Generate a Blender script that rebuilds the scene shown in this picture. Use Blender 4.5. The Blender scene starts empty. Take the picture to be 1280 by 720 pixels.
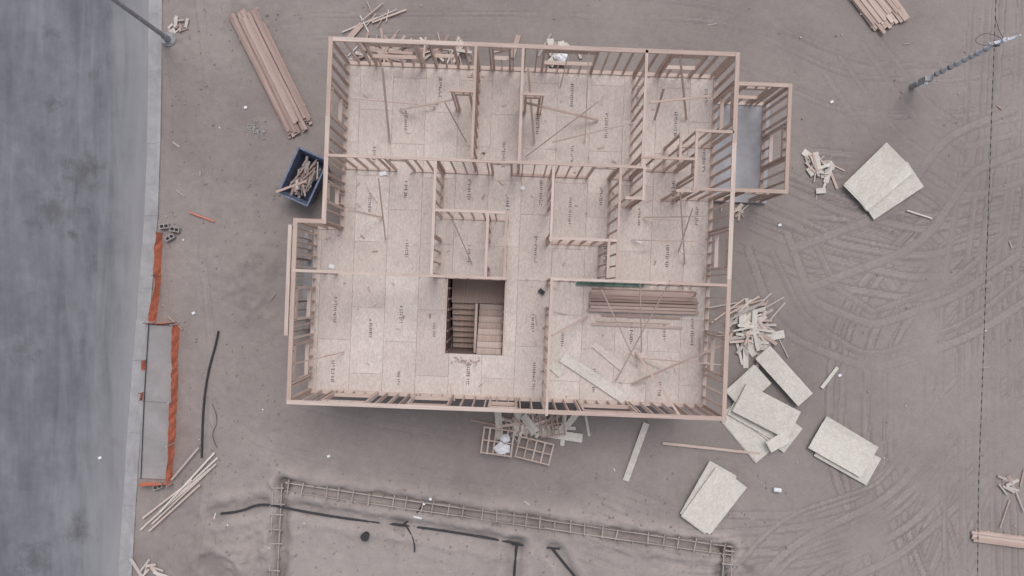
import bpy, math, random
import numpy as np
from mathutils import Vector
random.seed(7); rng=np.random.default_rng(7)
H=28.6; F=865.0
def P(px,py,z=0.0):
    s=(H-z)/F
    return Vector(((px-640)*s, -(py-360)*s, z))
A=math.radians(2.2)
EU=Vector((math.cos(A),-math.sin(A),0)); EV=Vector((math.sin(A),math.cos(A),0))
def UV(px,py,z):
    p=P(px,py,z); return p.x*EU.x+p.y*EU.y, p.x*EV.x+p.y*EV.y
def W(u,v,z): 
    p=EU*u+EV*v; return Vector((p.x,p.y,z))
scene=bpy.context.scene
# ------------------------------------------------------------ node helpers
class NT:
    def __init__(s,name,rough=0.85):
        s.m=bpy.data.materials.new(name); s.m.use_nodes=True
        s.t=s.m.node_tree; s.b=s.t.nodes['Principled BSDF']; s.b.inputs['Roughness'].default_value=rough
        s.b.inputs['Specular IOR Level'].default_value=0.25
    def n(s,typ,**k):
        nd=s.t.nodes.new(typ)
        for a,b in k.items(): setattr(nd,a,b)
        return nd
    def l(s,a,b): s.t.links.new(a,b)
    def attr(s,name): return s.n('ShaderNodeAttribute',attribute_name=name)
    def obj(s): return s.n('ShaderNodeTexCoord').outputs['Object']
    def noise(s,vec,scale,detail=4,rough=0.6,dist=0.0):
        nd=s.n('ShaderNodeTexNoise'); nd.inputs['Scale'].default_value=scale; nd.inputs['Detail'].default_value=detail
        nd.inputs['Roughness'].default_value=rough; nd.inputs['Distortion'].default_value=dist
        s.l(vec,nd.inputs['Vector']); return nd.outputs['Fac']
    def ramp(s,fac,stops):
        nd=s.n('ShaderNodeValToRGB'); cr=nd.color_ramp
        while len(cr.elements)<len(stops): cr.elements.new(0.5)
        for e,(p,c) in zip(cr.elements,stops):
            e.position=p; e.color=(c[0],c[1],c[2],1) if isinstance(c,tuple) else (c,c,c,1)
        s.l(fac,nd.inputs['Fac']); return nd.outputs['Color']
    def mix(s,fac,a,b,mode='MIX'):
        nd=s.n('ShaderNodeMix',data_type='RGBA',blend_type=mode)
        for i,v in ((0,fac),(6,a),(7,b)):
            if isinstance(v,(int,float)): 
                nd.inputs[i].default_value=v if i==0 else (v,v,v,1)
            elif isinstance(v,tuple): nd.inputs[i].default_value=(*v,1)
            else: s.l(v,nd.inputs[i])
        return nd.outputs[2]
    def math(s,op,a,b=0.0,c=0.0):
        nd=s.n('ShaderNodeMath',operation=op)
        for i,v in enumerate((a,b,c)):
            if isinstance(v,(int,float)): nd.inputs[i].default_value=v
            else: s.l(v,nd.inputs[i])
        return nd.outputs[0]
    def vmul(s,vec,v,add=None):
        nd=s.n('ShaderNodeVectorMath',operation='MULTIPLY_ADD'); s.l(vec,nd.inputs[0]); nd.inputs[1].default_value=v
        if add is not None: s.l(add,nd.inputs[2])
        return nd.outputs[0]
    def comb(s,a):
        nd=s.n('ShaderNodeCombineXYZ'); s.l(a,nd.inputs[0]); s.l(a,nd.inputs[1]); s.l(a,nd.inputs[2]); return nd.outputs[0]
    def out(s,col,bump=None,bs=0.3,bd=0.02):
        s.l(col,s.b.inputs['Base Color'])
        if bump is not None:
            nd=s.n('ShaderNodeBump'); nd.inputs['Strength'].default_value=bs; nd.inputs['Distance'].default_value=bd
            s.l(bump,nd.inputs['Height']); s.l(nd.outputs[0],s.b.inputs['Normal'])
        return s.m
def m_wood(name,c1,c2,c3):
    t=NT(name); v=t.attr('var').outputs['Fac']; g=t.attr('gc').outputs['Vector']
    off=t.comb(t.math('MULTIPLY',v,97.0))
    g1=t.noise(t.vmul(g,(1.2,22,22),off),1.0,3,0.6,0.4)
    col=t.ramp(v,[(0.0,c1),(0.5,c2),(1.0,c3)])
    col=t.mix(1.0,col,t.ramp(g1,[(0.25,0.76),(0.75,1.10)]),'MULTIPLY')
    return t.out(col)
def m_osb(name,c1,c2,edge=None,dirty=0.0):
    t=NT(name); v=t.attr('var').outputs['Fac']; g=t.attr('gc').outputs['Vector']
    off=t.comb(t.math('MULTIPLY',v,53.0)); vec=t.vmul(g,(1,1,1),off)
    vo=t.n('ShaderNodeTexVoronoi'); vo.inputs['Scale'].default_value=19; vo.inputs['Randomness'].default_value=1.0; t.l(t.vmul(g,(0.6,1.3,1),off),vo.inputs['Vector'])
    fl=t.n('ShaderNodeSeparateColor'); t.l(vo.outputs['Color'],fl.inputs[0])
    col=t.mix(v,c1,c2)
    col=t.mix(1.0,col,t.ramp(fl.outputs[0],[(0.0,0.88),(1.0,1.09)]),'MULTIPLY')
    col=t.mix(1.0,col,t.ramp(t.noise(vec,45,2),[(0.3,0.9),(0.7,1.08)]),'MULTIPLY')
    ob=t.obj(); d=t.noise(ob,0.55,4,0.65,0.6)
    col=t.mix(t.ramp(d,[(0.46,0.0),(0.75,0.32+dirty)]),col,(0.38,0.33,0.31))
    d2=t.noise(ob,2.6,4,0.7)
    col=t.mix(t.ramp(d2,[(0.50,0.0),(0.8,0.28+dirty)]),col,(0.38,0.325,0.305))
    if edge:
        ge=t.n('ShaderNodeNewGeometry'); sp=t.n('ShaderNodeSeparateXYZ'); t.l(ge.outputs['Normal'],sp.inputs[0])
        col=t.mix(t.math('LESS_THAN',sp.outputs[2],0.5),col,edge)
    return t.out(col)
def m_flat(name,c,rough=0.7,metal=0.0,var=0.25,sc=6):
    t=NT(name,rough); t.b.inputs['Metallic'].default_value=metal
    n=t.noise(t.obj(),sc,4,0.65)
    col=t.mix(1.0,c,t.ramp(n,[(0.25,1-var),(0.75,1+var)]),'MULTIPLY')
    return t.out(col,n,0.15,0.01)
LUM=m_wood('lumber_spf',(0.49,0.365,0.315),(0.57,0.445,0.39),(0.65,0.53,0.475))
LUMR=m_wood('lumber_fir_red',(0.35,0.25,0.22),(0.43,0.315,0.28),(0.52,0.405,0.365))
LUMW=m_wood('lumber_weathered',(0.42,0.375,0.35),(0.56,0.50,0.465),(0.70,0.645,0.60))
FORMW=m_wood('form_board_muddy',(0.30,0.26,0.24),(0.37,0.325,0.30),(0.46,0.41,0.38))
OSBD=m_osb('osb_deck',(0.585,0.50,0.455),(0.67,0.585,0.54))
OSBS=m_osb('osb_sheet',(0.62,0.575,0.52),(0.70,0.66,0.60),edge=(0.20,0.30,0.27))
GREEN=m_flat('green_edge_paint',(0.12,0.19,0.17))
CONC=m_flat('concrete',(0.30,0.295,0.30),0.9,0,0.2,3)
SLAB=m_flat('slab_concrete',(0.37,0.37,0.395),0.9,0,0.18,1.3)
STEEL=m_flat('galvanised_steel',(0.33,0.335,0.36),0.5,0.3)
PALE=m_flat('pale_pole_paint',(0.52,0.55,0.62),0.5,0)
BIN=m_flat('dumpster_paint',(0.155,0.185,0.27),0.6,0.1,0.4)
BLACK=m_flat('black_plastic',(0.045,0.045,0.05),0.6)
WHITE=m_flat('white_paper',(0.75,0.75,0.78),0.7,0,0.08)
ORANGE=m_flat('orange_mesh',(0.66,0.21,0.13),0.8,0,0.25,9)
BRICK=m_flat('cinder_block',(0.34,0.32,0.31),0.9,0,0.2,12)
INK=m_flat('ink',(0.17,0.145,0.145),0.9)
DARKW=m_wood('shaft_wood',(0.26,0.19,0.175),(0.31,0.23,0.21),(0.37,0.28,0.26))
# ------------------------------------------------------------ mesh builder
class MB:
    def __init__(s): s.v=[];s.f=[];s.var=[];s.gc=[];s.mi=[];s.mats=[]
    def mat(s,m):
        if m not in s.mats: s.mats.append(m)
        return s.mats.index(m)
    def beam(s,p0,p1,w,h,m,up=Vector((0,0,1)),var=None,roll=0.0):
        p0=Vector(p0);p1=Vector(p1); d=p1-p0; L=d.length
        if L<1e-4: return
        d.normalize(); side=d.cross(up)
        if side.length<1e-3: side=EU.copy()
        side.normalize(); u2=side.cross(d)
        if roll:
            c,sn=math.cos(roll),math.sin(roll); side,u2=side*c+u2*sn,u2*c-side*sn
        i=len(s.v); va=random.random() if var is None else var
        for a in (0,1):
            for b,c in ((-1,-1),(1,-1),(1,1),(-1,1)):
                s.v.append(p0+d*(L*a)+side*(w/2*b)+u2*(h/2*c)); s.gc.append((L*a,w/2*b,h/2*c)); s.var.append(va)
        k=s.mat(m)
        for q in ((0,1,2,3),(7,6,5,4),(0,4,5,1),(1,5,6,2),(2,6,7,3),(3,7,4,0)):
            s.f.append(tuple(i+x for x in q)); s.mi.append(k)
    def quad(s,pts,m,var=0.5):
        i=len(s.v)
        for p in pts: s.v.append(Vector(p)); s.gc.append(tuple(p)); s.var.append(var)
        s.f.append(tuple(range(i,i+len(pts)))); s.mi.append(s.mat(m))
    def cyl(s,p0,p1,r0,r1,m,n=10,var=0.5):
        p0=Vector(p0);p1=Vector(p1);d=(p1-p0).normalized(); a=d.orthogonal().normalized(); b=d.cross(a); i=len(s.v)
        for p,r in ((p0,r0),(p1,r1)):
            for k in range(n):
                t=2*math.pi*k/n; q=p+a*(r*math.cos(t))+b*(r*math.sin(t)); s.v.append(q); s.gc.append(tuple(q)); s.var.append(var)
        mi=s.mat(m)
        for k in range(n): s.f.append((i+k,i+(k+1)%n,i+n+(k+1)%n,i+n+k)); s.mi.append(mi)
        s.f.append(tuple(i+n+k for k in range(n))); s.mi.append(mi); s.f.append(tuple(i+k for k in reversed(range(n)))); s.mi.append(mi)
    def make(s,name,parent=None,origin=None):
        o=Vector(origin) if origin is not None else Vector((0,0,0))
        me=bpy.data.meshes.new(name); me.from_pydata([tuple(v-o) for v in s.v],[],s.f)
        for m in s.mats: me.materials.append(m)
        me.polygons.foreach_set('material_index',s.mi)
        a=me.attributes.new('var','FLOAT','POINT'); a.data.foreach_set('value',s.var)
        a=me.attributes.new('gc','FLOAT_VECTOR','POINT'); a.data.foreach_set('vector',[c for g in s.gc for c in g])
        ob=bpy.data.objects.new(name,me); ob.location=o; scene.collection.objects.link(ob)
        if parent: ob.parent=parent
        return ob
def empty(name):
    e=bpy.data.objects.new(name,None); scene.collection.objects.link(e); return e
def tube(name,pts,r,m,parent=None):
    cu=bpy.data.curves.new(name,'CURVE'); cu.dimensions='3D'; cu.bevel_depth=r; cu.bevel_resolution=2
    sp=cu.splines.new('NURBS'); sp.points.add(len(pts)-1); sp.use_endpoint_u=True; sp.order_u=3
    for q,p in zip(sp.points,pts): q.co=(p[0],p[1],p[2],1)
    cu.materials.append(m); ob=bpy.data.objects.new(name,cu); scene.collection.objects.link(ob)
    if parent: ob.parent=parent
    return ob
# ------------------------------------------------------------ ground
def vnoise(X,Y,scale,seed):
    r=np.random.default_rng(seed); T=r.random((256,256)); x=X/scale+100.3; y=Y/scale+77.7
    xi=np.floor(x).astype(int); yi=np.floor(y).astype(int); fx=x-xi; fy=y-yi
    fx=fx*fx*(3-2*fx); fy=fy*fy*(3-2*fy); g=lambda a,b:T[a%256,b%256]
    return (g(xi,yi)*(1-fx)+g(xi+1,yi)*fx)*(1-fy)+(g(xi,yi+1)*(1-fx)+g(xi+1,yi+1)*fx)*fy-0.5
def fbm(X,Y,scale,seed,oc=4,g=0.5):
    a=1;o=0
    for i in range(oc): o=o+a*vnoise(X,Y,scale/2**i,seed+i); a*=g
    return o
sp=0.06
fx=np.arange(-28,24,sp); fy=np.arange(-16,15,sp)
ext=np.array([0.5,2,5,10,20,40,80,160,320])
xs=np.concatenate([fx[0]-ext[::-1],fx,fx[-1]+ext]); ys=np.concatenate([fy[0]-ext[::-1],fy,fy[-1]+ext])
X,Y=np.meshgrid(xs,ys); K=F/H
PX=640+X*K; PY=360-Y*K
edge_py=[-300,0,150,290,400,500,600,720,1000]; edge_px=[205,203,202,197,187,179,172,165,150]
xe=(np.interp(PY,edge_py,edge_px)-640)/K
def sm(a,b,x): t=np.clip((x-a)/(b-a),0,1); return t*t*(3-2*t)
rough=np.clip(sm(200,225,PX)*(1-sm(330,400,PX))*.7+sm(570,610,PY)*(1-sm(930,1010,PX)),0,1)
Z=0.05*fbm(X,Y,3.5,1,4)+0.012*fbm(X,Y,0.5,20,3)
Z+=rough*(0.10*fbm(X,Y,1.3,40,4,0.6)+0.03*np.abs(fbm(X,Y,0.45,50,3)))
tone=np.zeros_like(X)
for (a,b,r,h,t) in [(300,340,34,0.12,-.06),(325,315,24,0.14,-.07),(318,365,30,0.12,-.08),(330,395,28,.08,-.06),(295,375,26,.08,-.03),(345,335,16,.08,-.05),
    (310,668,40,.22,.3),(345,690,25,.15,.25),(300,700,30,.16,.2),(470,625,60,.12,.2),(620,652,60,.13,.18),(760,668,50,.14,.15),(400,615,40,.1,.1),(255,690,30,.15,-.05),
    (840,705,60,.16,.22),(560,690,60,.08,.3),(440,690,60,.08,.3),(930,700,20,.22,-.08),(215,60,30,.15,-.12),(330,20,40,.12,-.15),(235,330,40,.06,.15),(370,560,80,.05,-.08)]:
    w=np.exp(-((PX-a)**2+(PY-b)**2)/(2*(r*.6)**2)); Z+=h*w*(1+1.0*vnoise(X,Y,.5,90)+.5*vnoise(X,Y,.2,92)); tone+=t*w
def segd(x1,y1,x2,y2):
    dx,dy=x2-x1,y2-y1; L=dx*dx+dy*dy; t=np.clip(((PX-x1)*dx+(PY-y1)*dy)/L,0,1); return np.hypot(PX-(x1+t*dx),PY-(y1+t*dy))
wob=7*vnoise(X,Y,.8,77)+4*vnoise(X,Y,.3,78)
pad=sm(0,14,PY-(622+(PX-365)*.145)+wob)*sm(362,376,PX+wob)*(1-sm(885,900,PX)); tone+=.30*pad; Z=Z*(1-.45*pad)+.03*pad
outside=np.exp(-((PY-(592+(PX-365)*.145)+wob*.5)/10)**2)*sm(350,380,PX)*(1-sm(900,930,PX)); tone+=.18*outside; Z+=.07*outside*(1+vnoise(X,Y,.5,91))
for (a,b,c,d,wd,dep,t) in [(358,607,905,687,8,.13,-.22),(355,606,346,960,8,.13,-.22),(903,687,893,960,8,.13,-.22),(365,632,500,655,9,.10,-.2),(500,655,650,680,9,.10,-.2),(645,680,640,960,9,.10,-.2),(690,685,735,750,8,.10,-.16),(270,642,330,628,8,.10,-.25),(260,700,300,735,10,.1,-.15)]:
    D=segd(a,b,c,d)+wob; Z-=dep*(1-sm(wd*.4,wd*1.3,D)); Z+=.06*np.exp(-((D-wd*2)/5)**2); tone+=t*(1-sm(wd*.5,wd*1.5,D))+.14*np.exp(-((D-wd*2)/5)**2)
# tyre tracks
track=np.zeros_like(X)
def add_track(pts,w=0.26,gauge=1.75,depth=1.0,per=0.28,off=0.0,lugs=True):
    pts=np.array([[ (a-640)/K, -(b-360)/K] for a,b in pts]); t=np.arange(len(pts)); N=6000; tt=np.linspace(0,len(pts)-1,N)
    cx=np.interp(tt,t,pts[:,0]); cy=np.interp(tt,t,pts[:,1]); k=int(N/len(pts)*1.1)//2*2; ker=np.hanning(k); ker/=ker.sum()
    cx=np.convolve(np.pad(cx,k//2,'edge'),ker,'same')[k//2:k//2+N]; cy=np.convolve(np.pad(cy,k//2,'edge'),ker,'same')[k//2:k//2+N]
    dx=np.gradient(cx);dy=np.gradient(cy);L=np.hypot(dx,dy)+1e-9; s=np.cumsum(L); nx,ny=-dy/L,dx/L
    wr=np.random.default_rng(int(abs(cx[0]*100+off*10)+gauge*7)); ks=np.arange(0,s[-1]+2,1.3); wear=np.interp(s,ks,wr.random(len(ks)))
    for g in ((-gauge/2,gauge/2) if gauge else (0,)):
        M=max(5,int(w/.045))
        for q in np.linspace(-w/2,w/2,M):
            x=cx+nx*(g+q+off); y=cy+ny*(g+q+off); i=np.round((x-fx[0])/sp).astype(int)+9; j=np.round((y-fy[0])/sp).astype(int)+9
            if abs(q)>w/2*.75: val=np.full(N,-.9)
            elif lugs: val=.35+.45*np.sin(2*np.pi*(s+abs(q)*1.2)/per)*wear
            else: val=np.full(N,.5 if int((q+w)/.09)%2 else -.25)
            val=val*depth*(.4+.6*wear)
            ok=(i>9)&(i<len(fx)+8)&(j>9)&(j<len(fy)+8); track[j[ok],i[ok]]=val[ok]
base_r=[([(1000,310),(1100,325),(1170,400),(1170,520),(1120,640),(1070,760)],[0,.55,1.1,2.2,2.7,3.2],1.1),([(1300,300),(1200,330),(1120,430),(1110,560),(1150,680),(1180,760)],[0,.5,-1.2,-1.7],1.1),
 ([(940,255),(1040,300),(1150,320),(1290,290)],[0,.5,.9,-.9],1.1),([(1290,90),(1180,110),(1060,110),(900,30),(600,18),(380,22)],[0,.5],.6),([(740,640),(850,690),(1000,690),(1100,650),(1200,560),(1290,500)],[0,.6,-.8],.9),
 ([(1290,420),(1200,500),(1110,620),(1000,670),(900,760)],[0,1.0],1),([(1262,-20),(1250,200),(1225,400),(1235,760)],[0,.6,-.7],.9),([(960,300),(1000,400),(1090,440),(1210,400),(1300,330)],[0,.8],.9),
 ([(225,-20),(240,150),(225,300),(240,450),(235,560),(215,720)],[0],.4),([(1050,60),(1120,170),(1200,220),(1290,200)],[0,.9],.6),([(1290,150),(1200,200),(1130,290),(1000,340)],[0],.7),([(270,440),(330,530),(480,568),(650,590)],[0],.4)]
for p,offs,dp_ in base_r:
    for o in offs: add_track([(a+random.uniform(-7,7),b+random.uniform(-7,7)) for a,b in p],depth=dp_*random.uniform(.8,1.1),gauge=random.choice([1.5,1.75,2.0]),w=random.choice([.2,.26,.34]),per=random.choice([.24,.3,.38]),off=o,lugs=random.random()<.45)
fade=sm(-.48,.08,fbm(X,Y,2.2,200,3)); track*=fade
Z+=0.024*track
under=(sm(350,370,PX)*(1-sm(960,985,PX))*sm(60,80,PY)*(1-sm(505,520,PY))); Z=Z*(1-under)+under*np.minimum(Z,0.0)
inroad=(X<xe-.05)&(X>xe-12.3); near=sm(0,.8,np.abs(X-xe+.0)); Z=np.where(X>xe-.05,Z*(.25+.75*near)+.0,Z); Z=np.where(inroad,-.36,Z)
far=(X<fx[0])|(X>fx[-1])|(Y<fy[0])|(Y>fy[-1]); Z=np.where(far,-.16,Z)
tone+=.28*fbm(X,Y,5,300,4,.6)+.22*rough*fbm(X,Y,1.2,320,4,.6)
tone-=.08*(1-sm(0,30,np.abs(PY-545)))*sm(370,400,PX)*(1-sm(900,930,PX))  # faint house shadow below the front wall, painted into the dirt tone
ny_,nx_=X.shape; me=bpy.data.meshes.new('ground'); nv=nx_*ny_
co=np.stack([X,Y,Z],-1).reshape(-1,3).astype(np.float32)
I=np.arange(nv).reshape(ny_,nx_); q=np.stack([I[:-1,:-1],I[:-1,1:],I[1:,1:],I[1:,:-1]],-1).reshape(-1,4)
me.vertices.add(nv); me.vertices.foreach_set('co',co.ravel()); me.loops.add(q.size); me.loops.foreach_set('vertex_index',q.ravel().astype(np.int32))
me.polygons.add(len(q)); me.polygons.foreach_set('loop_start',np.arange(0,q.size,4,dtype=np.int32)); me.polygons.foreach_set('loop_total',np.full(len(q),4,dtype=np.int32))
me.update(); me.validate(); me.polygons.foreach_set('use_smooth',np.ones(len(q),dtype=bool))
for nm,ar in (('track',track),('tone',tone)):
    a=me.attributes.new(nm,'FLOAT','POINT'); a.data.foreach_set('value',ar.ravel().astype(np.float32))
t=NT('dirt',0.95); ob=t.obj()
n1=t.noise(ob,.35,5,.65,.5); n2=t.noise(ob,3.0,5,.7,.3); n3=t.noise(ob,20,3,.7)
col=t.mix(n1,(0.243,0.208,0.196),(0.322,0.281,0.266))
col=t.mix(1.0,col,t.ramp(n2,[(0.25,0.90),(0.75,1.08)]),'MULTIPLY')
col=t.mix(1.0,col,t.ramp(n3,[(0.25,0.87),(0.75,1.11)]),'MULTIPLY')
tn=t.attr('tone').outputs['Fac']; col=t.mix(1.0,col,t.ramp(t.math('ADD',tn,0.5),[(0.0,0.68),(0.5,1.0),(1.0,1.30)]),'MULTIPLY')
tk=t.attr('track').outputs['Fac']; col=t.mix(1.0,col,t.ramp(t.math('MULTIPLY_ADD',tk,.5,.5),[(0.0,0.72),(0.5,1.0),(1.0,1.20)]),'MULTIPLY')
GM=t.out(col,t.math('ADD',n2,t.math('MULTIPLY',n3,.35)),0.4,0.04)
me.materials.append(GM); go=bpy.data.objects.new('ground',me); scene.collection.objects.link(go)
def gij(px,py):
    x=(px-640)/K; y=-(py-360)/K; i=int(round((x-fx[0])/sp))+9; j=int(round((y-fy[0])/sp))+9
    return min(max(j,0),ny_-1),min(max(i,0),nx_-1)
def gz(px,py): return float(Z[gij(px,py)])
# ------------------------------------------------------------ road, gutter, kerb
yy=np.concatenate([[-330,-200,-100,-50],np.arange(-26,24,1.0),[50,100,200,330]])
def xedge(y): return float((np.interp(360-y*K,edge_py,edge_px)-640)/K)
t=NT('asphalt',0.9); ob=t.obj()
n1=t.noise(ob,.22,5,.65,.8); n2=t.noise(t.vmul(ob,(1.0,.12,1)),1.3,5,.65,.4); n3=t.noise(ob,30,3,.8); n4=t.noise(ob,1.7,5,.75,.3)
col=t.mix(t.ramp(n1,[(.3,0.0),(.7,1.0)]),(0.135,0.138,0.155),(0.205,0.209,0.230))
col=t.mix(1.0,col,t.ramp(n2,[(.3,.82),(.7,1.18)]),'MULTIPLY'); col=t.mix(1.0,col,t.ramp(n3,[(.25,.84),(.75,1.15)]),'MULTIPLY'); col=t.mix(1.0,col,t.ramp(n4,[(.3,.88),(.7,1.10)]),'MULTIPLY')
for (a,b,r,s) in [(103,212,26,.75),(88,293,8,.95),(66,265,34,.5),(96,662,20,.7),(62,130,11,.7),(30,440,20,.5),(115,90,9,.6),(140,555,9,.7),(40,700,26,.5),(60,40,14,.5),(118,330,12,.4)]:
    p=P(a,b); vm=t.n('ShaderNodeVectorMath',operation='DISTANCE'); t.l(ob,vm.inputs[0]); vm.inputs[1].default_value=(p.x,p.y,-.1)
    dd=t.math('ADD',vm.outputs['Value'],t.math('MULTIPLY_ADD',n4,r/K*3.4,-r/K*1.7))
    mr=t.n('ShaderNodeMapRange'); t.l(dd,mr.inputs[0]); mr.inputs[1].default_value=0; mr.inputs[2].default_value=r/K; mr.inputs[3].default_value=s; mr.inputs[4].default_value=0
    col=t.mix(mr.outputs[0],col,(0.085,0.08,0.085))
e=t.attr('edge').outputs['Fac']; dn=t.math('ADD',e,t.math('MULTIPLY_ADD',n2,1.2,-.6)); col=t.mix(t.ramp(dn,[(.12,0.0),(1.0,.85)]),col,(0.295,0.285,0.300))
AS=t.out(col,n3,.3,.01)
v=[];f=[];ev=[];cols=[(-11.7,0),(-6,0),(-4.0,.05),(-3.4,.32),(-2.6,.18),(-1.6,.5),(-.62,1.0)]; NC=len(cols)
for y in yy:
    e0=xedge(y)
    for a,b in cols: v.append((e0+a,y,-.1)); ev.append(b)
for i in range(len(yy)-1):
    for k in range(NC-1): f.append((NC*i+k,NC*i+k+1,NC*i+k+NC+1,NC*i+k+NC))
m=bpy.data.meshes.new('road'); m.from_pydata(v,[],f); m.materials.append(AS); a=m.attributes.new('edge','FLOAT','POINT'); a.data.foreach_set('value',ev)
ro=bpy.data.objects.new('road',m); scene.collection.objects.link(ro)
t=NT('kerb_concrete',.9); ob=t.obj(); n=t.noise(ob,1.2,5,.7,.4); n2=t.noise(ob,25,3,.8)
col=t.mix(t.ramp(n,[(.35,0.0),(.65,1.0)]),(0.30,0.29,0.30),(0.40,0.39,0.40)); col=t.mix(1.0,col,t.ramp(n2,[(.3,.9),(.7,1.08)]),'MULTIPLY')
KC=t.out(col)
for sgn,name in ((1,'kerb'),(-1,'kerb')):
    mb=MB(); y=-60.0
    while y<60:
        y2=y+3.0-.008
        def pt(yv,a,z): return ((xedge(yv)+a) if sgn==1 else (xedge(yv)-12.3-a), yv, z)
        prof=[(-.62,-.098),(-.17,-.075),(-.14,.035),(0.0,.04),(0.0,-.4),(-.62,-.4)]
        A0=[pt(y,a,z) for a,z in prof]; B0=[pt(y2,a,z) for a,z in prof]
        for k in range(6):
            k2=(k+1)%6; mb.quad([A0[k],A0[k2],B0[k2],B0[k]],KC)
        mb.quad(A0,KC); mb.quad(B0,KC); y+=3.0
    mb.make(name)
# ------------------------------------------------------------ house
house=empty('house_frame')
ZT=5.5; ZF=3.0
def wall(mb,kind,x1,y1,x2,y2,t=.09,z0=ZF,z1=ZT,ops=(),pz=None,idx=[0],m=LUM,noend=False):
    zz=z1 if pz is None else pz
    u1,v1=UV(x1,y1,zz); u2,v2=UV(x2,y2,zz)
    if kind=='h': v1=v2=(v1+v2)/2; 
    else: u1=u2=(u1+u2)/2
    if kind=='h' and u1>u2: u1,u2=u2,u1
    if kind=='v' and v1>v2: v1,v2=v2,v1
    idx[0]+=1; dz=(idx[0]%9)*.0025
    z0=z0+dz*.5+.001; z1=z1+dz
    L=(u2-u1) if kind=='h' else (v2-v1)
    def pt(s,z): return W(u1+s,v1,z) if kind=='h' else W(u1,v1+s,z)
    a=-t/2 if not noend else 0; 
    s=a
    while s<L-a-.01:
        e=min(s+random.uniform(3.6,4.9),L-a)
        if L-a-e<.6: e=L-a
        mb.beam(pt(s,z1-.019),pt(e-.003,z1-.019),t,.038,m); s=e
    mb.beam(pt(a,z1-.0575),pt(L-a,z1-.0575),t-.003,.037,m)
    cur=a
    for (o0,o1,sl,hd) in sorted(ops):
        if sl<.05: mb.beam(pt(cur,z0+.019),pt(o0*L,z0+.019),t,.038,m); cur=o1*L
    mb.beam(pt(cur,z0+.019),pt(L-a,z0+.019),t,.038,m)
    def stud(s,za,zb,w=.038): mb.beam(pt(s,za),pt(s,zb),w if kind=='h' else t-.004,(t-.004) if kind=='h' else w,m,up=EV)
    n=int(L/.406); pos=[i*.406+.02 for i in range(n+1)]+[L-.02]
    for s in pos:
        o=[q for q in ops if q[0]*L-.02<s<q[1]*L+.02]
        if not o: stud(s+random.uniform(-.006,.006),z0+.038,z1-.076)
        else:
            q=o[0]
            if q[2]>.05: stud(s,z0+.038,z0+q[2]-.02)
            if z0+q[3]+.25<z1-.1: stud(s,z0+q[3]+.2,z1-.076)
    for q in ops:
        for s,sg in ((q[0]*L,-1),(q[1]*L,1)):
            stud(s+sg*.045,z0+.038,z1-.076); stud(s+sg*.004,z0+.038,z0+q[3]-.002)
        mb.beam(pt(q[0]*L,z0+q[3]+.095),pt(q[1]*L,z0+q[3]+.095),t-.008,.19,m)
        if q[2]>.05: mb.beam(pt(q[0]*L,z0+q[2]),pt(q[1]*L,z0+q[2]),t-.006,.038,m)
    return (u1,v1,u2,v2)
mb=MB()
X1=wall(mb,'h',413,48,921,68,.14,ops=[(.08,.2,.9,2.1),(.245,.30,1.2,2.1),(.40,.44,1.2,2.1),(.53,.66,.9,2.1),(.85,.93,.9,2.1)])
X2=wall(mb,'v',413,48,405,277,.14,ops=[(.12,.22,.9,2.1),(.6,.75,.9,2.1)])
X3=wall(mb,'h',369,275,405,277,.14,noend=True)
X4=wall(mb,'v',369,275,361,500,.14,ops=[(.1,.3,.6,2.1),(.45,.62,.6,2.1)])
X5=wall(mb,'h',361,500,906,526,.14,ops=[(.07,.17,.6,2.1),(.27,.36,.6,2.1),(.46,.52,1.2,2.1),(.68,.80,.9,2.1)])
X6=wall(mb,'v',921,68,906,526,.14,ops=[(.12,.22,.9,2.1),(.42,.52,.9,2.1),(.82,.92,.9,2.1)])
mb.make('exterior_wall_framing',house)
mb=MB()
wall(mb,'h',410,193,804,210,ops=[(.18,.24,0,2.05),(.52,.58,0,2.05),(.85,.92,0,2.05)])
wall(mb,'v',595,58,590,197); wall(mb,'v',654,60,649,201,ops=[(.45,.6,0,2.05)])
wall(mb,'v',809,64,803,207); wall(mb,'v',545,199,539,342,ops=[(.35,.55,0,2.05)])
wall(mb,'h',542,262,634,266); wall(mb,'v',610,266,607,344,ops=[(.15,.6,0,2.05)]); wall(mb,'v',634,266,630,346,ops=[(.55,.9,0,2.05)])
wall(mb,'h',367,338,632,348,ops=[(.12,.62,0,2.1)]); wall(mb,'h',690,348,910,357)
wall(mb,'v',690,349,683,518,ops=[(.78,.95,0,2.05)]); wall(mb,'v',693,206,688,300,ops=[(.1,.5,0,2.05)])
wall(mb,'h',688,297,772,301); wall(mb,'v',777,210,770,348); wall(mb,'v',762,301,759,346)
wall(mb,'h',803,196,869,199); wall(mb,'v',872,163,868,238,ops=[(.3,.6,0,2.05)]); wall(mb,'h',871,163,916,165)
wall(mb,'h',867,236,913,238); wall(mb,'v',806,208,804,249); wall(mb,'h',783,247,805,248)
wall(mb,'h',847,238,868,239); wall(mb,'v',852,166,850,199)
wall(mb,'h',563,113,591,114,ops=[(.2,.8,0,2.05)]); wall(mb,'h',653,117,680,118,ops=[(.2,.8,0,2.05)])
mb.make('interior_wall_framing',house)
mb=MB()
def br(a,za,b,zb,w=.09,t=.038,m=LUM,roll=0): mb.beam(P(a[0],a[1],za),P(b[0],b[1],zb),w,t,m,roll=roll)
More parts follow.
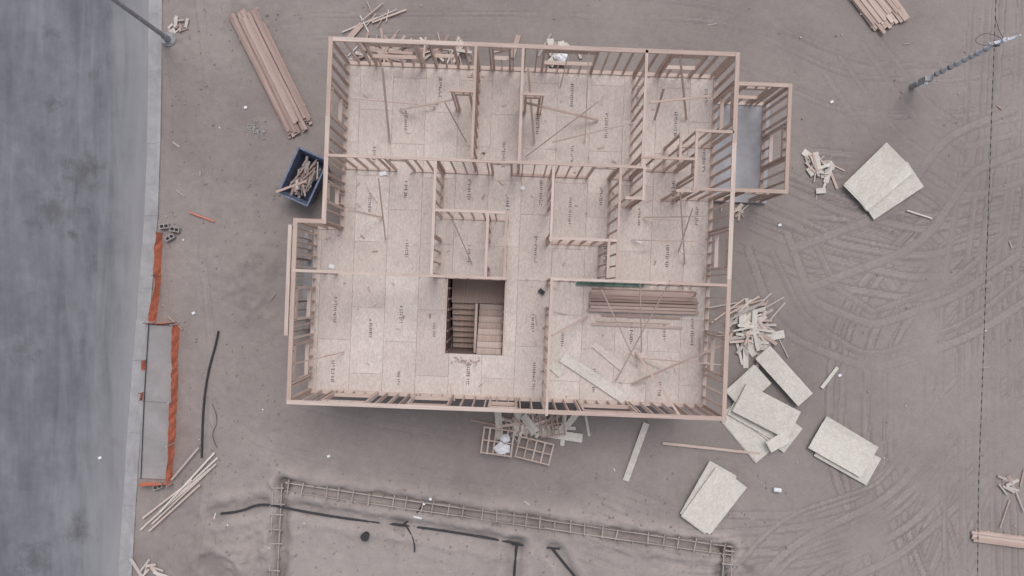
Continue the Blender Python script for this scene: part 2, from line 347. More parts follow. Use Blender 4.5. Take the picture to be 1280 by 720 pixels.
for a,za,b,zb in [((478,84),5.3,(487,178),3.1),((437,122),5.0,(545,133),3.1),((500,137),3.1,(566,124),5.0),((556,128),4.9,(583,178),3.1),((712,62),5.4,(700,110),3.1),
  ((748,127),5.3,(657,196),3.15),((690,178),3.3,(793,153),5.2),((655,128),5.0,(748,150),3.1),((736,66),5.4,(731,178),3.1),((850,70),5.4,(858,150),3.1),((812,128),5.2,(888,120),4.4),
  ((473,222),5.4,(482,300),3.1),((434,262),5.2,(478,272),3.1),((850,238),5.4,(856,330),3.1),((884,270),5.2,(805,272),3.1),((790,300),3.1,(880,302),4.9),((866,260),5,(848,315),3.1),
  ((838,350),5.4,(770,476),3.1),((800,352),5.4,(802,440),3.1),((752,362),5.3,(797,458),3.1),((903,456),5.3,(800,448),3.1),((905,430),5.2,(790,480),3.1),((690,420),5.3,(735,395),3.1),((850,520),5.3,(795,440),3.1),
  ((830,110),5.2,(818,150),3.1),((660,85),5.4,(668,180),3.1),((366,455),5.2,(430,440),3.1),((560,262),5.4,(590,330),3.1)]:
    br(a,za,b,zb,.075 if random.random()<.5 else .038,.038,LUM)
mb.make('temporary_braces',house)
# deck
u0=X2[0]-.07; u1=X6[0]+.07; vt=X1[1]+.07; vb=X5[1]-.07; ul=X4[0]-.07; vs=X3[1]+.07
_,sv1=UV(594,348,3.0); _,sv0=UV(594,443,3.0); su0=UV(558,395,3)[0]; su1=UV(630,395,3)[0]
regions=[(u0,u1,vs,vt),(ul,u1,sv1,vs),(ul,su0,sv0,sv1),(su1,u1,sv0,sv1),(ul,u1,vb,sv0)]
mb=MB(); st=MB()
cw,cl=1.22,2.44; i0=int((ul)//cw)-1
for i in range(i0,i0+16):
    a=ul+.35+(i-i0)*cw-1.3; offs=0 if i%2 else cl/2
    for j in range(-6,6):
        b=j*cl+offs+.3; va=random.random(); stamped=False
        for (r0,r1,q0,q1) in regions:
            c0=max(a,r0);c1=min(a+cw-.008,r1);d0=max(b,q0);d1=min(b+cl-.008,q1)
            if c1-c0>.02 and d1-d0>.02:
                mb.beam(W((c0+c1)/2,d0,ZF-.0115),W((c0+c1)/2,d1,ZF-.0115),c1-c0,.023,OSBD,var=va)
                if d1-d0>1.5 and c1-c0>.7 and not stamped and random.random()<.92:
                    stamped=True; cu=c0+ (c1-c0)*random.choice([.5,.42,.6]); s=d0+random.uniform(.35,.7); n=random.randint(8,13)
                    for k in range(n):
                        if k in(3,7) and random.random()<.5: s+=.05; continue
                        hh=random.choice([.085,.11,.13]); w=.055
                        for e in range(random.randint(2,3)):
                            if random.random()<.5: x0,x1,y0,y1=-hh/2,hh/2,0,.02; 
                            else: xx=random.uniform(-hh/2,hh/2-.02); x0,x1,y0,y1=xx,xx+.022,0,w
                            yo=random.uniform(0,w-.02) if y1<.03 else 0
                            z=ZF+.004+e*.0008
                            st.quad([W(cu+x0,s+y0+yo,z),W(cu+x1,s+y0+yo,z),W(cu+x1,s+y1+yo,z),W(cu+x0,s+y1+yo,z)],INK)
                        s+=w+.025
mb.make('osb_floor_deck',house); st.make('printed_panel_stamps',house)
mb=MB()
for (r0,r1,q0,q1) in [(u0,u1,vs,vt),(ul,u1,vb,vs)]:
    for a,b,c,d in ((r0,q0+.03,r0,q1-.03),(r1,q0+.03,r1,q1-.03)):
        s=.022 if a==r0 else -.022; mb.beam(W(a+s,b,2.84),W(c+s,d,2.84),.04,.25,LUM)
    for q,s in ((q0,.022),(q1,-.022)): mb.beam(W(r0,q+s,2.838),W(r1,q+s,2.838),.04,.25,LUM)
v=vb+.4
while v<vt-.1:
    lo=ul if v<vs else u0
    if sv0-.05<v<sv1+.05:
        mb.beam(W(lo+.05,v,2.84),W(su0-.06,v,2.84),.045,.24,LUM); mb.beam(W(su1+.06,v,2.84),W(u1-.05,v,2.84),.045,.24,LUM)
    else: mb.beam(W(lo+.05,v,2.84),W(u1-.05,v,2.84),.045,.24,LUM)
    v+=.406
mb.make('floor_joists',house)
mb=MB()
def wuv(kind,a,b,c,d,**k):
    p=W(a,b,0);q=W(c,d,0); f=F/(H-2.7)
    wall(mb,kind,640+p.x*f,360-p.y*f,640+q.x*f,360-q.y*f,.14,z0=.15,z1=2.70,**k)
wuv('h',u0+.08,vt-.08,u1-.08,vt-.08,ops=[(.1,.2,.9,2.1),(.6,.7,.9,2.1)]); wuv('v',u0+.08,vs,u0+.08,vt-.16,ops=[(.3,.5,.9,2.1)]); wuv('h',ul+.08,vs-.08,u0,vs-.08)
wuv('v',ul+.08,vb+.16,ul+.08,vs-.16,ops=[(.4,.6,.9,2.1)]); wuv('h',ul+.08,vb+.08,u1-.08,vb+.08,ops=[(.1,.25,.6,2.1),(.5,.57,0,2.1),(.7,.8,.9,2.1)]); wuv('v',u1-.08,vb+.16,u1-.08,vt-.16,ops=[(.3,.5,0,2.1)])
mb.make('ground_floor_wall_framing',house)
mb=MB()
wall(mb,'h',921,104,988,107,.14,z0=.15,z1=2.8,ops=[(.2,.7,.9,2.1)]); wall(mb,'v',988,107,983,240,.14,z0=.15,z1=2.8,ops=[(.35,.65,.9,2.1)]); wall(mb,'h',918,237,983,240,.14,z0=.15,z1=2.8,ops=[(.25,.75,0,2.1)])
mb.make('side_bay_framing',house)
mb=MB()
wall(mb,'v',363,283,357,417,.14,z0=.15,z1=2.8,ops=[(.3,.7,0,2.1)])
mb.make('porch_framing',house)
mb=MB(); pu=UV(990,170,2.8)[0]; pv1=UV(988,104,2.8)[1]; pv0=UV(984,243,2.8)[1]; 
mb.beam(W((ul+u1)/2,vb-.1,-.075),W((ul+u1)/2,vs,-.075),u1-ul+.2,.45,CONC)
mb.beam(W((u0+u1)/2,vs,-.075),W((u0+u1)/2,vt+.1,-.075),u1-u0+.2,.45,CONC)
mb.beam(W((pu+u1)/2+.1,pv0,-.077),W((pu+u1)/2+.1,pv1,-.077),pu-u1+.01,.45,SLAB)
pl=UV(355,350,2.8)[0]; a=UV(357,283,2.8)[1]; b=UV(357,417,2.8)[1]
mb.beam(W((pl+ul)/2-.06,b,-.08),W((pl+ul)/2-.06,a,-.08),ul-pl+.05,.44,CONC)
mb.make('foundation_slab',house)
# stairs
mb=MB(); um=(su0+su1)/2; lv=sv1-.95; n=8
for w0,w1,vv0,vv1 in ((su0-.03,su0-.05,sv0,sv1),(su1+.03,su1+.05,sv0,sv1)):  # thin dark panels added around the stair shaft so it goes dark
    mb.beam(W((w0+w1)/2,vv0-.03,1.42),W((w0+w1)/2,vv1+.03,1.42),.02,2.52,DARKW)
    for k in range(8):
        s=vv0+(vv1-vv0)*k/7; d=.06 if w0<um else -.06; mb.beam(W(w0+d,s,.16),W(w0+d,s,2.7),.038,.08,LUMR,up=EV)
for vv in (sv0-.045,sv1+.045): mb.beam(W(su0,vv,1.42),W(su1,vv,1.42),.02,2.52,DARKW)  # end panels, likewise added to darken the shaft
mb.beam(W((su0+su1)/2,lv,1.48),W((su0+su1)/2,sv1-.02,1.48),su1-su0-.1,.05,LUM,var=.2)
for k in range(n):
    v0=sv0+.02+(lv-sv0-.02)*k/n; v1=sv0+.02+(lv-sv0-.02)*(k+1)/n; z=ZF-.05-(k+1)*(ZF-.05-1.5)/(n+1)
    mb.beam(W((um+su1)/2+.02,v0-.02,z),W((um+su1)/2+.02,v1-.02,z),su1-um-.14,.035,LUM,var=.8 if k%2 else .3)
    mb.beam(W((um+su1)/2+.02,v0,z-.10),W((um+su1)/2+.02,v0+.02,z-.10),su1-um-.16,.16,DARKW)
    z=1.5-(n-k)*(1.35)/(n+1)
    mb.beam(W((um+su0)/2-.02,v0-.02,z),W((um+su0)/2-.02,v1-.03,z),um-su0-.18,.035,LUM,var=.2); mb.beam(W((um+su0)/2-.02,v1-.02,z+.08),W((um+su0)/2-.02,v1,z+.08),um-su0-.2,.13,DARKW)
mb.beam(W(um,sv0,1.9),W(um,lv,1.9),.09,.9,LUM,var=.6)
for (a,b,c,d) in ((su0-.02,sv0,su0-.02,sv1),(su1+.02,sv0,su1+.02,sv1)): mb.beam(W(a,b,3.022),W(c,d,3.022),.06,.038,LUM)
mb.make('staircase',house)
# things on the deck
def stack(name,a,b,z,width,nb,layers,t=.04,m=LUM,parent=None,jit=.25,fan=0.0,sticks=True):
    mb=MB(); p=P(a[0],a[1],z); q=P(b[0],b[1],z); d=(q-p).normalized(); s=Vector((-d.y,d.x,0)); bw=width/nb
    if sticks:
        for k in (.15,.5,.85):
            c=p+(q-p)*k; mb.beam(c-s*width*.52+Vector((0,0,.02)),c+s*width*.52+Vector((0,0,.02)),.09,.038,LUMW)
    for l in range(layers):
        for i in range(nb):
            if l==layers-1 and random.random()<.2: continue
            o=s*((i+.5)*bw-width/2+random.uniform(-.1,.1)*bw*(1+l)); j0=random.uniform(-jit,jit);j1=random.uniform(-jit,jit); f=random.uniform(-fan,fan)
            zz=Vector((0,0,.06+l*(t+.003)+random.uniform(0,.002)))
            mb.beam(p+o+d*j0-s*f+zz,q+o+d*j1+s*f+zz,bw*.86,t,m)
    return mb.make(name,parent)
stack('deck_lumber_stack',(740,367),(867,371),3.0,.38,3,4,m=LUMR,jit=.12)
stack('deck_lumber_stack',(739,381),(868,385),3.0,.46,4,3,m=LUMR,jit=.15)
def plank(mb,a,b,z,w=.14,t=.038,m=LUM,z2=None): mb.beam(P(a[0],a[1],z),P(b[0],b[1],z if z2 is None else z2),w,t,m)
mb=MB()
plank(mb,(752,394),(850,398),3.03,.08,m=LUMR); plank(mb,(740,405),(853,410),3.03,.09,m=LUMR); plank(mb,(746,401),(838,404),3.03,.05)
mb.make('loose_board')
mb=MB(); plank(mb,(720,355),(805,357),3.05,.09,.06,GREEN); plank(mb,(722,352.5),(806,354.5),3.11,.05,.05,GREEN); mb.make('green_strapping_bundle')
mb=MB(); plank(mb,(703,446),(782,499),3.06,.40,.012,OSBS); plank(mb,(688,455),(702,468),3.05,.3,.012,OSBS); plank(mb,(787,437),(838,462),3.03,.3,.012,OSBD); plank(mb,(742,430),(780,462),3.035,.25,.012,OSBD); mb.make('osb_offcut')
mb=MB()
for k in range(130):
    px=random.uniform(400,885);py=random.uniform(90,500)
    if 550<px<640 and 340<py<450: continue
    if px<435 and py<285: continue
    if px>845 and py<250 : continue
    r=random.random(); L=random.uniform(.04,.25) if r<.85 else random.uniform(.4,1.0); an=random.uniform(0,6.28); p=P(px,py,3.02)
    mb.beam(p,p+Vector((math.cos(an)*L,math.sin(an)*L,0)),random.uniform(.02,.07),.02,WHITE if r<.06 else (INK if r<.09 else random.choice([LUM,LUMW,LUMR])))
mb.make('deck_offcuts')
mb=MB()
for (a,b,c,d) in [(483,216,474,218),(652,233,655,237),(411,332,418,334)]:
    mb.beam(P(a,b,3.03),P(c,d,3.03),.15,.01,WHITE)
mb.beam(P(674,362,3.1),P(680,367,3.1),.15,.15,BLACK); mb.make('paper_scrap')
mb=MB(); r=random.Random(3)
for k in range(34):
    p=P(580+r.gauss(0,9),452+r.gauss(0,2.0),3.006+.0006*k); a=r.uniform(0,3.1); mb.beam(p,p+Vector((math.cos(a),math.sin(a)*.4,0))*r.uniform(.05,.14),r.uniform(.03,.07),.004,DARKW,var=0.9)
mb.make('sawdust')
# ------------------------------------------------------------ yard objects
stack('lumber_stack',(306,20),(375,160),0.0,1.2,8,4,m=LUMR,jit=.28,fan=.03)
stack('lumber_stack',(1075,-20),(1112,28),0.0,1.5,9,4,m=LUM,jit=.35,fan=.03)
stack('lumber_stack',(1217,669),(1330,684),0.0,.5,4,3,m=LUM,jit=.2)
def sheets(name,lst):
    mb=MB(); z=.06
    for (cx,cy,ang,n,*r) in lst:
        L=r[0] if r else 2.44; Wd=r[1] if len(r)>1 else 1.22
        for k in range(n):
            a=math.radians(ang+random.uniform(-.8,.8)); d=Vector((math.cos(a),math.sin(a),0))*(L/2); c=P(cx+random.uniform(-1,1),cy+random.uniform(-1,1),z)
            mb.beam(c-d,c+d,Wd,.012,OSBS); z+=.0135
    return mb.make(name)
sheets('osb_sheet_stack',[(1113,238,33,6),(1101,226,40,5),(1094,218,44,3)])
sheets('osb_sheet_stack',[(1059,572,-29,6),(1056,556,-31,6),(1052,561,-29,3)])
sheets('osb_sheet_stack',[(885,618,60,12),(896,628,52,3),(889,626,54,3)])
sheets('osb_sheet_stack',[(935,538,-50,3),(962,528,-38,3),(950,520,-30,3),(935,484,42,7,1.6,1.0),(980,470,-48,4,2.6,.75),(958,514,-27,5,2.5,1.22),(972,552,30,1,.9,.5)])
def pile(name,cx,cy,rx,ry,n,l0,l1,mats,zmax=.35,ang=None,spread=3.14,wid=(.04,.14),z0=None,parent=None):
    mb=MB(); base=gz(cx,cy) if z0 is None else z0
    for k in range(n):
        x=cx+random.gauss(0,.45)*rx; y=cy+random.gauss(0,.45)*ry; L=random.uniform(l0,l1); a=(random.uniform(0,3.14) if ang is None else math.radians(ang)+random.uniform(-spread,spread))
        r=math.hypot((x-cx)/rx,(y-cy)/ry); z=base+.04+max(0,1-r)*zmax*k/n+.012*random.random(); p=P(x,y,z); d=Vector((math.cos(a),math.sin(a),random.uniform(-.07,.07)*min(1,zmax*3)))*(L/2)
        m=random.choice(mats); w=random.uniform(*wid) 
        if m is OSBS: w*=2.4
        mb.beam(p-d,p+d,w,.03 if m is not OSBS else .012,m,roll=random.uniform(-.2,.2))
    return mb.make(name,parent)
pile('wood_scrap_pile',935,412,34,32,66,.4,1.3,[LUMW,LUMW,OSBS,OSBS,LUM],.4)
pile('wood_scrap_pile',930,386,36,14,14,1.0,2.0,[LUM,LUMW],.4,ang=28,spread=.4,wid=(.04,.09))
pile('wood_scrap_pile',1025,208,20,18,26,.3,.9,[LUMW,LUM,OSBS],.2)
pile('wood_scrap_pile',560,64,50,10,26,.5,1.6,[LUM,LUMW,LUMR],.4)
pile('wood_scrap_pile',480,66,38,12,36,.6,2.0,[LUM,LUMW,LUMR],.5)
pile('wood_scrap_pile',703,66,22,14,16,.4,1.2,[LUMW,LUM,OSBS],.4)
pile('wood_scrap_pile',468,20,24,14,8,.5,1.6,[LUM,LUMW,LUMR],.1,wid=(.03,.07))
pile('wood_scrap_pile',665,532,55,12,50,.4,1.6,[LUM,LUMW,LUMR,OSBS],.4)
pile('wood_scrap_pile',1262,606,14,14,9,.3,.8,[LUMW,LUMR],.15)
pile('wood_scrap_pile',925,262,18,8,10,.3,.8,[LUMW,LUM],.15)
pile('wood_scrap_pile',222,34,12,20,14,.15,.5,[LUMW,LUMR],.1)
pile('wood_scrap_pile',190,712,18,8,9,.3,.9,[LUMW,LUM],.12)
mb=MB()
for i,(a,b) in enumerate([((176,662),(272,572)),((182,656),(262,586)),((190,655),(270,580)),((178,648),(240,600)),((200,640),(268,566)),((186,664),(250,606)),((214,600),(248,560))]):
    plank(mb,a,b,max(gz(*a),gz(*b))+.05+.02*i,.07,.035,LUM if i%2 else LUMW)
mb.make('wood_scrap_pile')
for i,(a,b,w,m) in enumerate([((808,529),(782,601),.26,OSBS),((828,554),(950,567),.11,LUM),((1047,459),(1027,485),.14,OSBS),((658,537),(728,548),.36,OSBS),((345,240),(383,226),.09,LUM),((236,265),(268,277),.05,ORANGE),((1134,263),(1165,273),.06,LUMW),((640,72),(648,44),.2,LUM),((1020,239),(1032,238),.22,OSBS),((210,395),(228,412),.05,LUM),((465,28),(508,12),.07,LUM),((436,48),(452,30),.22,LUM),((1250,660),(1262,625),.04,LUM),((1262,595),(1280,640),.05,LUMW)]):
    z=max(gz(*a),gz(*b))+.06+.002*i; 
    if i==4: z=1.3
    mb2=MB(); plank(mb2,a,b,z,w,.03,m); mb2.make('loose_board')
def pallet(cx,cy,ang,L=1.2,Wd=1.0,n=6,z=None,name='wooden_pallet',m=LUMR):
    mb=MB(); a=math.radians(ang); d=Vector((math.cos(a),math.sin(a),0)); s=Vector((-d.y,d.x,0)); z=gz(cx,cy)+.1 if z is None else z; c=P(cx,cy,z)
    for k in range(3): o=s*(Wd/2*(k-1)*.94); mb.beam(c+o-d*L/2,c+o+d*L/2,.05,.09,m)
    for k in range(n): o=d*(L*(k/(n-1)-.5)*.94); mb.beam(c+o-s*Wd/2+Vector((0,0,.058)),c+o+s*Wd/2+Vector((0,0,.058)),.06,.022,m)
    mb.make(name)
pallet(622,552,-8,1.3,1.1,6,z=.35,m=LUM); pallet(668,563,-14,1.5,.9,5,z=.25,m=LUM); pallet(690,530,8,1.0,1.0,5,z=.3)
rr=random.Random(5)
for cx,cy,r0,zz in ((627,561,.33,.42),(632,548,.22,.45),(702,72,.3,.45)):
    mb=MB(); c=P(cx,cy,zz); n=11; rg=[]
    for lv_,(rf,zf) in enumerate(((1,0),(.75,.09),(.4,.13))): rg.append([c+Vector((math.cos(6.283*k/n)*r0*rf*rr.uniform(.75,1.2),math.sin(6.283*k/n)*r0*.75*rf*rr.uniform(.75,1.2),zf*rr.uniform(.7,1.2))) for k in range(n)])
    for l in range(2):
        for k in range(n): mb.quad([rg[l][k],rg[l][(k+1)%n],rg[l+1][(k+1)%n],rg[l+1][k]],WHITE)
    mb.quad(rg[2],WHITE); mb.make('plastic_bag')
mb=MB()
for k in range(40):
    p=P(318+rr.gauss(0,6),163+rr.gauss(0,5),gz(318,163)+.015+.0006*k); a=rr.uniform(0,6.28); mb.beam(p,p+Vector((math.cos(a),math.sin(a),0))*rr.uniform(.03,.1),rr.uniform(.03,.07),.02,BRICK)
mb.make('gravel_spill')
# dumpster
dm=empty('dumpster'); c=P(379,221,1.05); d=Vector((-22,-48,0)).normalized(); s=Vector((-d.y,d.x,0)); L,Wd,hh=1.95,1.25,1.05; c0=Vector((c.x,c.y,0)); mb=MB()
def dc(a,b,z,k=1.0): return c0+d*(a*L/2*k)+s*(b*Wd/2*k)+Vector((0,0,z))
top=[(-1,-1),(1,-1),(1,1),(-1,1)]
for i in range(4):
    a=top[i];b=top[(i+1)%4]
    mb.quad([dc(*a,.08,.82),dc(*b,.08,.82),dc(*b,hh),dc(*a,hh)],BIN); mb.quad([dc(*a,.1,.78),dc(*b,.1,.78),dc(*b,hh,.96),dc(*a,hh,.96)],BIN)
    mb.beam(dc(*a,hh,1.01),dc(*b,hh,1.01),.07,.06+.004*i,BIN)
    for k in (.25,.5,.75):
        q0=dc(a[0]+(b[0]-a[0])*k,a[1]+(b[1]-a[1])*k,.1,.85); q1=dc(a[0]+(b[0]-a[0])*k,a[1]+(b[1]-a[1])*k,hh-.03,1.02); mb.beam(q0,q1,.05,.05,BIN)
mb.quad([dc(*a,.1,.8) for a in top],BIN)
mb.make('body',dm)
mb=MB()
for k in range(60):
    a,b=random.uniform(-.75,.75),random.uniform(-.7,.7); an=random.uniform(-.7,.7)+math.atan2(d.y,d.x); Ln=random.uniform(.3,1.1)*(1-.4*abs(a)); p=dc(a*.8,b*.8,.5+.42*k/60); v=Vector((math.cos(an),math.sin(an),random.uniform(-.15,.15)))*Ln/2
    mb.beam(p-v,p+v,random.uniform(.04,.11),.035,random.choice([LUMR,LUMW,LUMR,FORMW,DARKW]))
mb.make('scrap_wood',dm)
def pole_lamp():
    e=empty('street_lamp'); mb=MB(); b=P(212,50,0)
    mb.cyl(b+Vector((0,0,-.1)),b+Vector((0,0,.12)),.3,.3,CONC,16); mb.beam(b+Vector((-.2,0,.135)),b+Vector((.2,0,.135)),.4,.03,STEEL)
    mb.cyl(b+Vector((0,0,.15)),b+Vector((0,0,.55)),.15,.12,STEEL,12); mb.cyl(b+Vector((0,0,.5)),b+Vector((0,0,8.5)),.10,.06,STEEL,12)
    mb.make('pole',e); mb=MB(); t=b+Vector((0,0,8.4)); mb.cyl(t,t+Vector((-2.2,0,.5)),.04,.035,STEEL,8); mb.make('arm',e)
    mb=MB(); h=t+Vector((-2.5,0,.5)); mb.beam(h+Vector((-.35,0,0)),h+Vector((.35,0,0)),.3,.12,STEEL); mb.beam(h+Vector((-.25,0,-.07)),h+Vector((.25,0,-.07)),.22,.03,WHITE); mb.make('lamp_head',e)
pole_lamp()
def cab(py): return np.interp(py,[-800,0,130,450,610,720,1600],[1262,1245,1240,1229,1223,1222,1200])
def upole(base,name,h=5.4):
    e=empty(name); mb=MB(); b=base
    mb.cyl(b+Vector((0,0,-.2)),b+Vector((0,0,h)),.095,.075,PALE,12); mb.cyl(b,b+Vector((0,0,.5)),.12,.12,CONC,12)
    mb.make('pole',e); mb=MB(); z=.9
    while z<h-.2:
        k=random.uniform(.04,.12); mb.cyl(b+Vector((.0,.0,z)),b+Vector((0,0,z+k)),.102,.102,STEEL if random.random()<.5 else INK,12); z+=random.uniform(.28,.5)
    mb.cyl(b+Vector((.12,.02,.3)),b+Vector((.11,.02,h-.5)),.022,.022,STEEL,6); mb.make('conduit_and_straps',e)
    mb=MB(); mb.beam(b+Vector((-.2,-.12,1.0)),b+Vector((-.2,-.12,1.5)),.3,.18,STEEL,up=Vector((0,1,0))); mb.cyl(b+Vector((-.2,-.21,1.3)),b+Vector((-.2,-.3,1.3)),.08,.08,WHITE,10); mb.make('meter_box',e)
    mb=MB(); mb.beam(b+Vector((-.45,-.12,h-.15)),b+Vector((.5,.14,h-.15)),.09,.1,PALE)
    for k in (-.4,0.05,.45): mb.cyl(b+Vector((k,k*.27,h-.1)),b+Vector((k,k*.27,h+.08)),.035,.025,WHITE,8)
    mb.make('crossarm',e); return e
upole(P(1140,108,0),'power_pole')
pts=[P(float(cab(y)),y,5.35) for y in range(-800,1601,20)]
for pp in (pts[0],pts[-1]): upole(Vector((pp.x,pp.y,0)),'power_pole')
pw=empty('overhead_cable')
full=[]
for i in range(len(pts)-1):
    for k in range(4): full.append(pts[i].lerp(pts[i+1],k/4))
tube('messenger_wire',full,.005,BLACK,pw)
mb=MB()
for i in range(len(full)-1):
    if i%2==0: mb.cyl(full[i],full[i]+(full[i+1]-full[i])*.9,.015,.015,BLACK,6)
mb.make('cable_wrap',pw)
tp=P(1140,108,0)+Vector((0,0,5.35)); tube('service_drop',[tp,tp+Vector((-.4,.4,-.2)),P(1216,50,4.9),P(1228,58,4.9),tp+Vector((.1,-.1,-.3))],.008,BLACK,pw)
tube('tap_wire',[tp,(tp+P(1244,20,5.35))/2-Vector((0,0,.1)),P(1244,20,5.35)],.008,BLACK,pw)
tube('black_hose',[P(a,b,gz(a,b)+.05) for a,b in ((273,414),(270,430),(264,450),(259,472),(255,500),(253,530),(252,572))],.045,BLACK)
tube('thin_cord',[P(a,b,gz(a,b)+.04) for a,b in ((265,505),(275,525),(262,545),(272,560))],.01,BLACK)
# sidewalk slab & fence
t=NT('sidewalk_dusty',.9); ob=t.obj(); n=t.noise(ob,1.1,5,.7,.4); col=t.mix(t.ramp(n,[(.3,0.0),(.7,1.0)]),(0.27,0.25,0.25),(0.36,0.34,0.345)); SW=t.out(col)
mb=MB()
for k in range(2):
    a0,a1=k/2+.001,(k+1)/2-.001
    L0=P(184,405).lerp(P(174,597),a0);L1=P(184,405).lerp(P(174,597),a1);R0=P(218,408).lerp(P(212,599),a0);R1=P(218,408).lerp(P(212,599),a1)
    bot=[Vector((p.x,p.y,-.1)) for p in (L0,R0,R1,L1)]; tp_=[Vector((p.x,p.y,.075)) for p in (L0,R0,R1,L1)]
    mb.quad(tp_[::-1],SW)
    for i in range(4): mb.quad([bot[i],bot[(i+1)%4],tp_[(i+1)%4],tp_[i]],SW)
mb.make('sidewalk')
fe=empty('orange_silt_fence'); mb=MB(); ms=MB(); rr=random.Random(11)
def fence(pts,h=.5,wv=.04,skip=0):
    P3=[P(a,b,0) for a,b in pts]
    for i in range(len(P3)-1):
        a,b=P3[i],P3[i+1]; n=max(2,int((b-a).length/.22)); s=Vector((-(b-a).y,(b-a).x,0)).normalized(); prev=None; o1=o2=0
        for k in range(n+1):
            o1=o1*.6+rr.uniform(-wv,wv)*.6; o2=o2*.6+rr.uniform(-wv,wv)
            c=a.lerp(b,k/n); lo=c+s*o1; hi=c+s*o2+Vector((0,0,h*rr.uniform(.85,1.05))); mid=(lo+hi)/2+s*rr.uniform(-wv,wv)*.7
            if prev and rr.random()>=skip: mb.quad([prev[0],lo,mid,prev[1]],ORANGE); mb.quad([prev[1],mid,hi,prev[2]],ORANGE)
            prev=(lo,mid,hi)
            if k%8==0: ms.beam(c,c+Vector((0,0,h+.15)),.035,.035,LUMW)
fence([(203,291),(201,345),(195,402)],.55); fence([(183,404),(222,404)],.25); fence([(224,405),(221,500),(216,600)],.58,.05); fence([(217,603),(178,603)],.45); fence([(183,450),(182,462)],.35); fence([(180,490),(179,500)],.35)
mb.make('mesh',fe); ms.make('stakes',fe)
tube('fence_rail',[P(186,405,.12),P(183,450,.13),P(180,500,.12),P(176,598,.12)],.018,BLACK)
for (a,b,an) in [(206,283,5),(219,287,-10),(213,297,30),(198,608,20)]:
    mb=MB(); z=gz(a,b)+.1; c=P(a,b,z); r=math.radians(an); d=Vector((math.cos(r),math.sin(r),0)); s=Vector((-d.y,d.x,0))
    for k in (-1,1): mb.beam(c+s*k*.08-d*.2,c+s*k*.08+d*.2,.035,.19,BRICK)
    for k in (-1,0,1): mb.beam(c+d*k*.18-s*.0625,c+d*k*.18+s*.0625,.035,.188,BRICK)
    mb.make('cinder_block')
# formwork
fw=empty('foundation_formwork'); mb=MB()
def form(a,b,gap=.34):
    p=P(*a,0);q=P(*b,0); d=(q-p).normalized(); s=Vector((-d.y,d.x,0)); L=(q-p).length
    for o in (0,-gap):
        x=0
        while x<L:
            e=min(x+3.6,L); j=rr.uniform(-.015,.015); mb.beam(p+d*x+s*(o+j)+Vector((0,0,.06)),p+d*(e-.01)+s*(o-j)+Vector((0,0,.06)),.042,.24,FORMW,var=rr.uniform(.3,1)); x=e
    x=.15
    while x<L:
        j=rr.uniform(-.08,.08); c=p+d*(x+j); sk=d*rr.uniform(-.05,.05)
        if rr.random()<.9: mb.beam(c+s*rr.uniform(.06,.17)+Vector((0,0,.2)),c+sk-s*(gap+rr.uniform(.03,.12))+Vector((0,0,.2)),.045,.03,FORMW,var=rr.uniform(.5,1))
        for o in (.05,-gap-.05): mb.beam(c+s*o+d*.05+Vector((0,0,-.1)),c+s*o+d*.05+Vector((0,0,rr.uniform(.25,.38))),.035,.035,FORMW)
        x+=rr.uniform(.45,.72)
form((358,602),(915,682)); form((354,603),(342,860)); form((914,685),(905,860)); form((342,860),(905,860))
mb.make('form_boards',fw)
pipe=empty('drain_pipe')
def dp(l,n,r=.05): tube(n,[P(a,b,gz(a,b)+.06) for a,b in l],r,BLACK,pipe)
dp([(276,642),(300,640),(322,630),(345,632),(372,638),(430,648),(500,656),(560,664),(620,674),(650,680)],'main'); dp([(646,680),(643,705),(641,760)],'branch'); dp([(690,685),(703,702),(722,724),(740,750)],'branch_2'); dp([(530,626),(526,640),(505,655)],'riser',.035); dp([(508,658),(520,675),(518,690)],'riser_2',.03)
dp([(640,680),(700,686)],'link',.04)
mb=MB(); mb.cyl(P(538,624,.0),P(538,624,.5),.06,.06,WHITE); mb.cyl(P(530,630,.0),P(530,630,.3),.05,.05,WHITE); mb.beam(P(515,645,.2),P(527,648,.2),.06,.06,WHITE); mb.cyl(P(967,612,.1),P(976,613,.1),.09,.09,WHITE); mb.make('white_pipe_stub')
mb=MB(); c=P(458,668,gz(458,668)); mb.cyl(c,c+Vector((0,0,.3)),.13,.16,BLACK,14); mb.cyl(c+Vector((0,0,.3)),c+Vector((0,0,.32)),.18,.18,BLACK,14); mb.make('black_bucket')
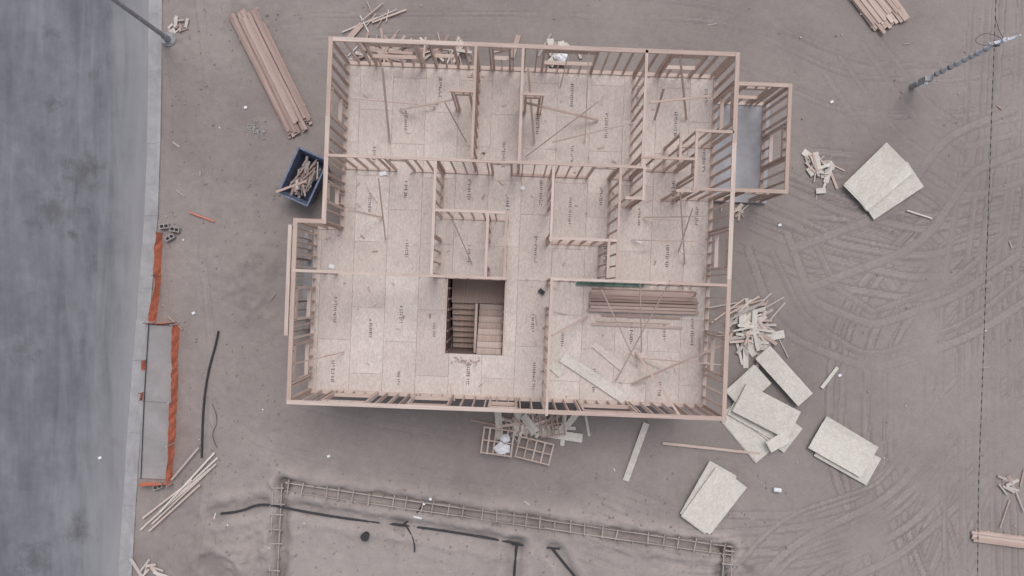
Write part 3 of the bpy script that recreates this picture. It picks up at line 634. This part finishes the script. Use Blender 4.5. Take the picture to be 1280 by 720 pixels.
# litter and clods
mb=MB()
for k in range(110):
    px=random.uniform(205,1275);py=random.uniform(3,717)
    if 345<px<990 and 45<py<530: continue
    z=gz(px,py)+.02; p=P(px,py,z); a=random.uniform(0,6.28); r=random.random(); L=random.uniform(.04,.12) if r<.7 else random.uniform(.15,.45)
    mb.beam(p,p+Vector((math.cos(a)*L,math.sin(a)*L,.01)),random.uniform(.03,.07),.02,WHITE if r<.1 else random.choice([LUMW,FORMW,LUMR,FORMW]))
for a,b in [(409,571),(123,573),(973,282),(240,392),(305,135),(1038,128),(1048,470),(650,235)]:
    p=P(a,b,gz(a,b)+.03 if a>200 else -.08); mb.beam(p,p+Vector((.12,.05,0)),.10,.02,WHITE)
mb.make('litter')
CL=m_flat('clod_dirt',(0.285,0.247,0.234),.95,0,.15,9); mb=MB(); n=0
while n<2200:
    px=random.uniform(205,1275);py=random.uniform(0,718)
    if 350<px<985 and 45<py<520: continue
    if random.random()>.06+.9*float(rough[gij(px,py)]): continue
    n+=1; r=.015+.05*random.random()**3.5; z=gz(px,py); c=P(px,py,z); ring=[]; k=5; a0=random.random()*6
    for i in range(k):
        a=a0+6.283*i/k; ring.append(c+Vector((math.cos(a),math.sin(a),0))*r*random.uniform(.7,1.2)+Vector((0,0,-.01)))
    tpp=[c+(q-c)*.6+Vector((0,0,r*random.uniform(.6,1.0))) for q in ring]
    for i in range(k): mb.quad([ring[i],ring[(i+1)%k],tpp[(i+1)%k],tpp[i]],CL)
    mb.quad(tpp,CL)
mb.make('dirt_clods')
# ------------------------------------------------------------ light, world, camera
w=bpy.data.worlds.new('World'); scene.world=w; w.use_nodes=True; nt=w.node_tree; bg=nt.nodes['Background']
sky=nt.nodes.new('ShaderNodeTexSky'); sky.sky_type='NISHITA'; sky.sun_disc=False; sky.sun_elevation=math.radians(62); sky.sun_rotation=math.radians(15); sky.dust_density=3.0; sky.air_density=1.0
hs=nt.nodes.new('ShaderNodeHueSaturation'); hs.inputs['Saturation'].default_value=0.30; nt.links.new(sky.outputs[0],hs.inputs['Color']); nt.links.new(hs.outputs[0],bg.inputs['Color']); bg.inputs['Strength'].default_value=0.15
ld=bpy.data.lights.new('sun','SUN'); ld.energy=1.0; ld.angle=math.radians(30); ld.color=(1,.965,.95); lo=bpy.data.objects.new('sun',ld); scene.collection.objects.link(lo)
el=math.radians(62); az=math.radians(15); dirv=Vector((math.sin(az)*math.cos(el),math.cos(az)*math.cos(el),math.sin(el))); lo.rotation_euler=dirv.to_track_quat('Z','Y').to_euler()
cd=bpy.data.cameras.new('camera'); cd.sensor_width=36; cd.lens=F/1280*36; cd.clip_end=1000; co_=bpy.data.objects.new('camera',cd); co_.location=(0,0,H); scene.collection.objects.link(co_); scene.camera=co_
scene.view_settings.view_transform='Standard'; scene.view_settings.look='None'; scene.view_settings.exposure=0
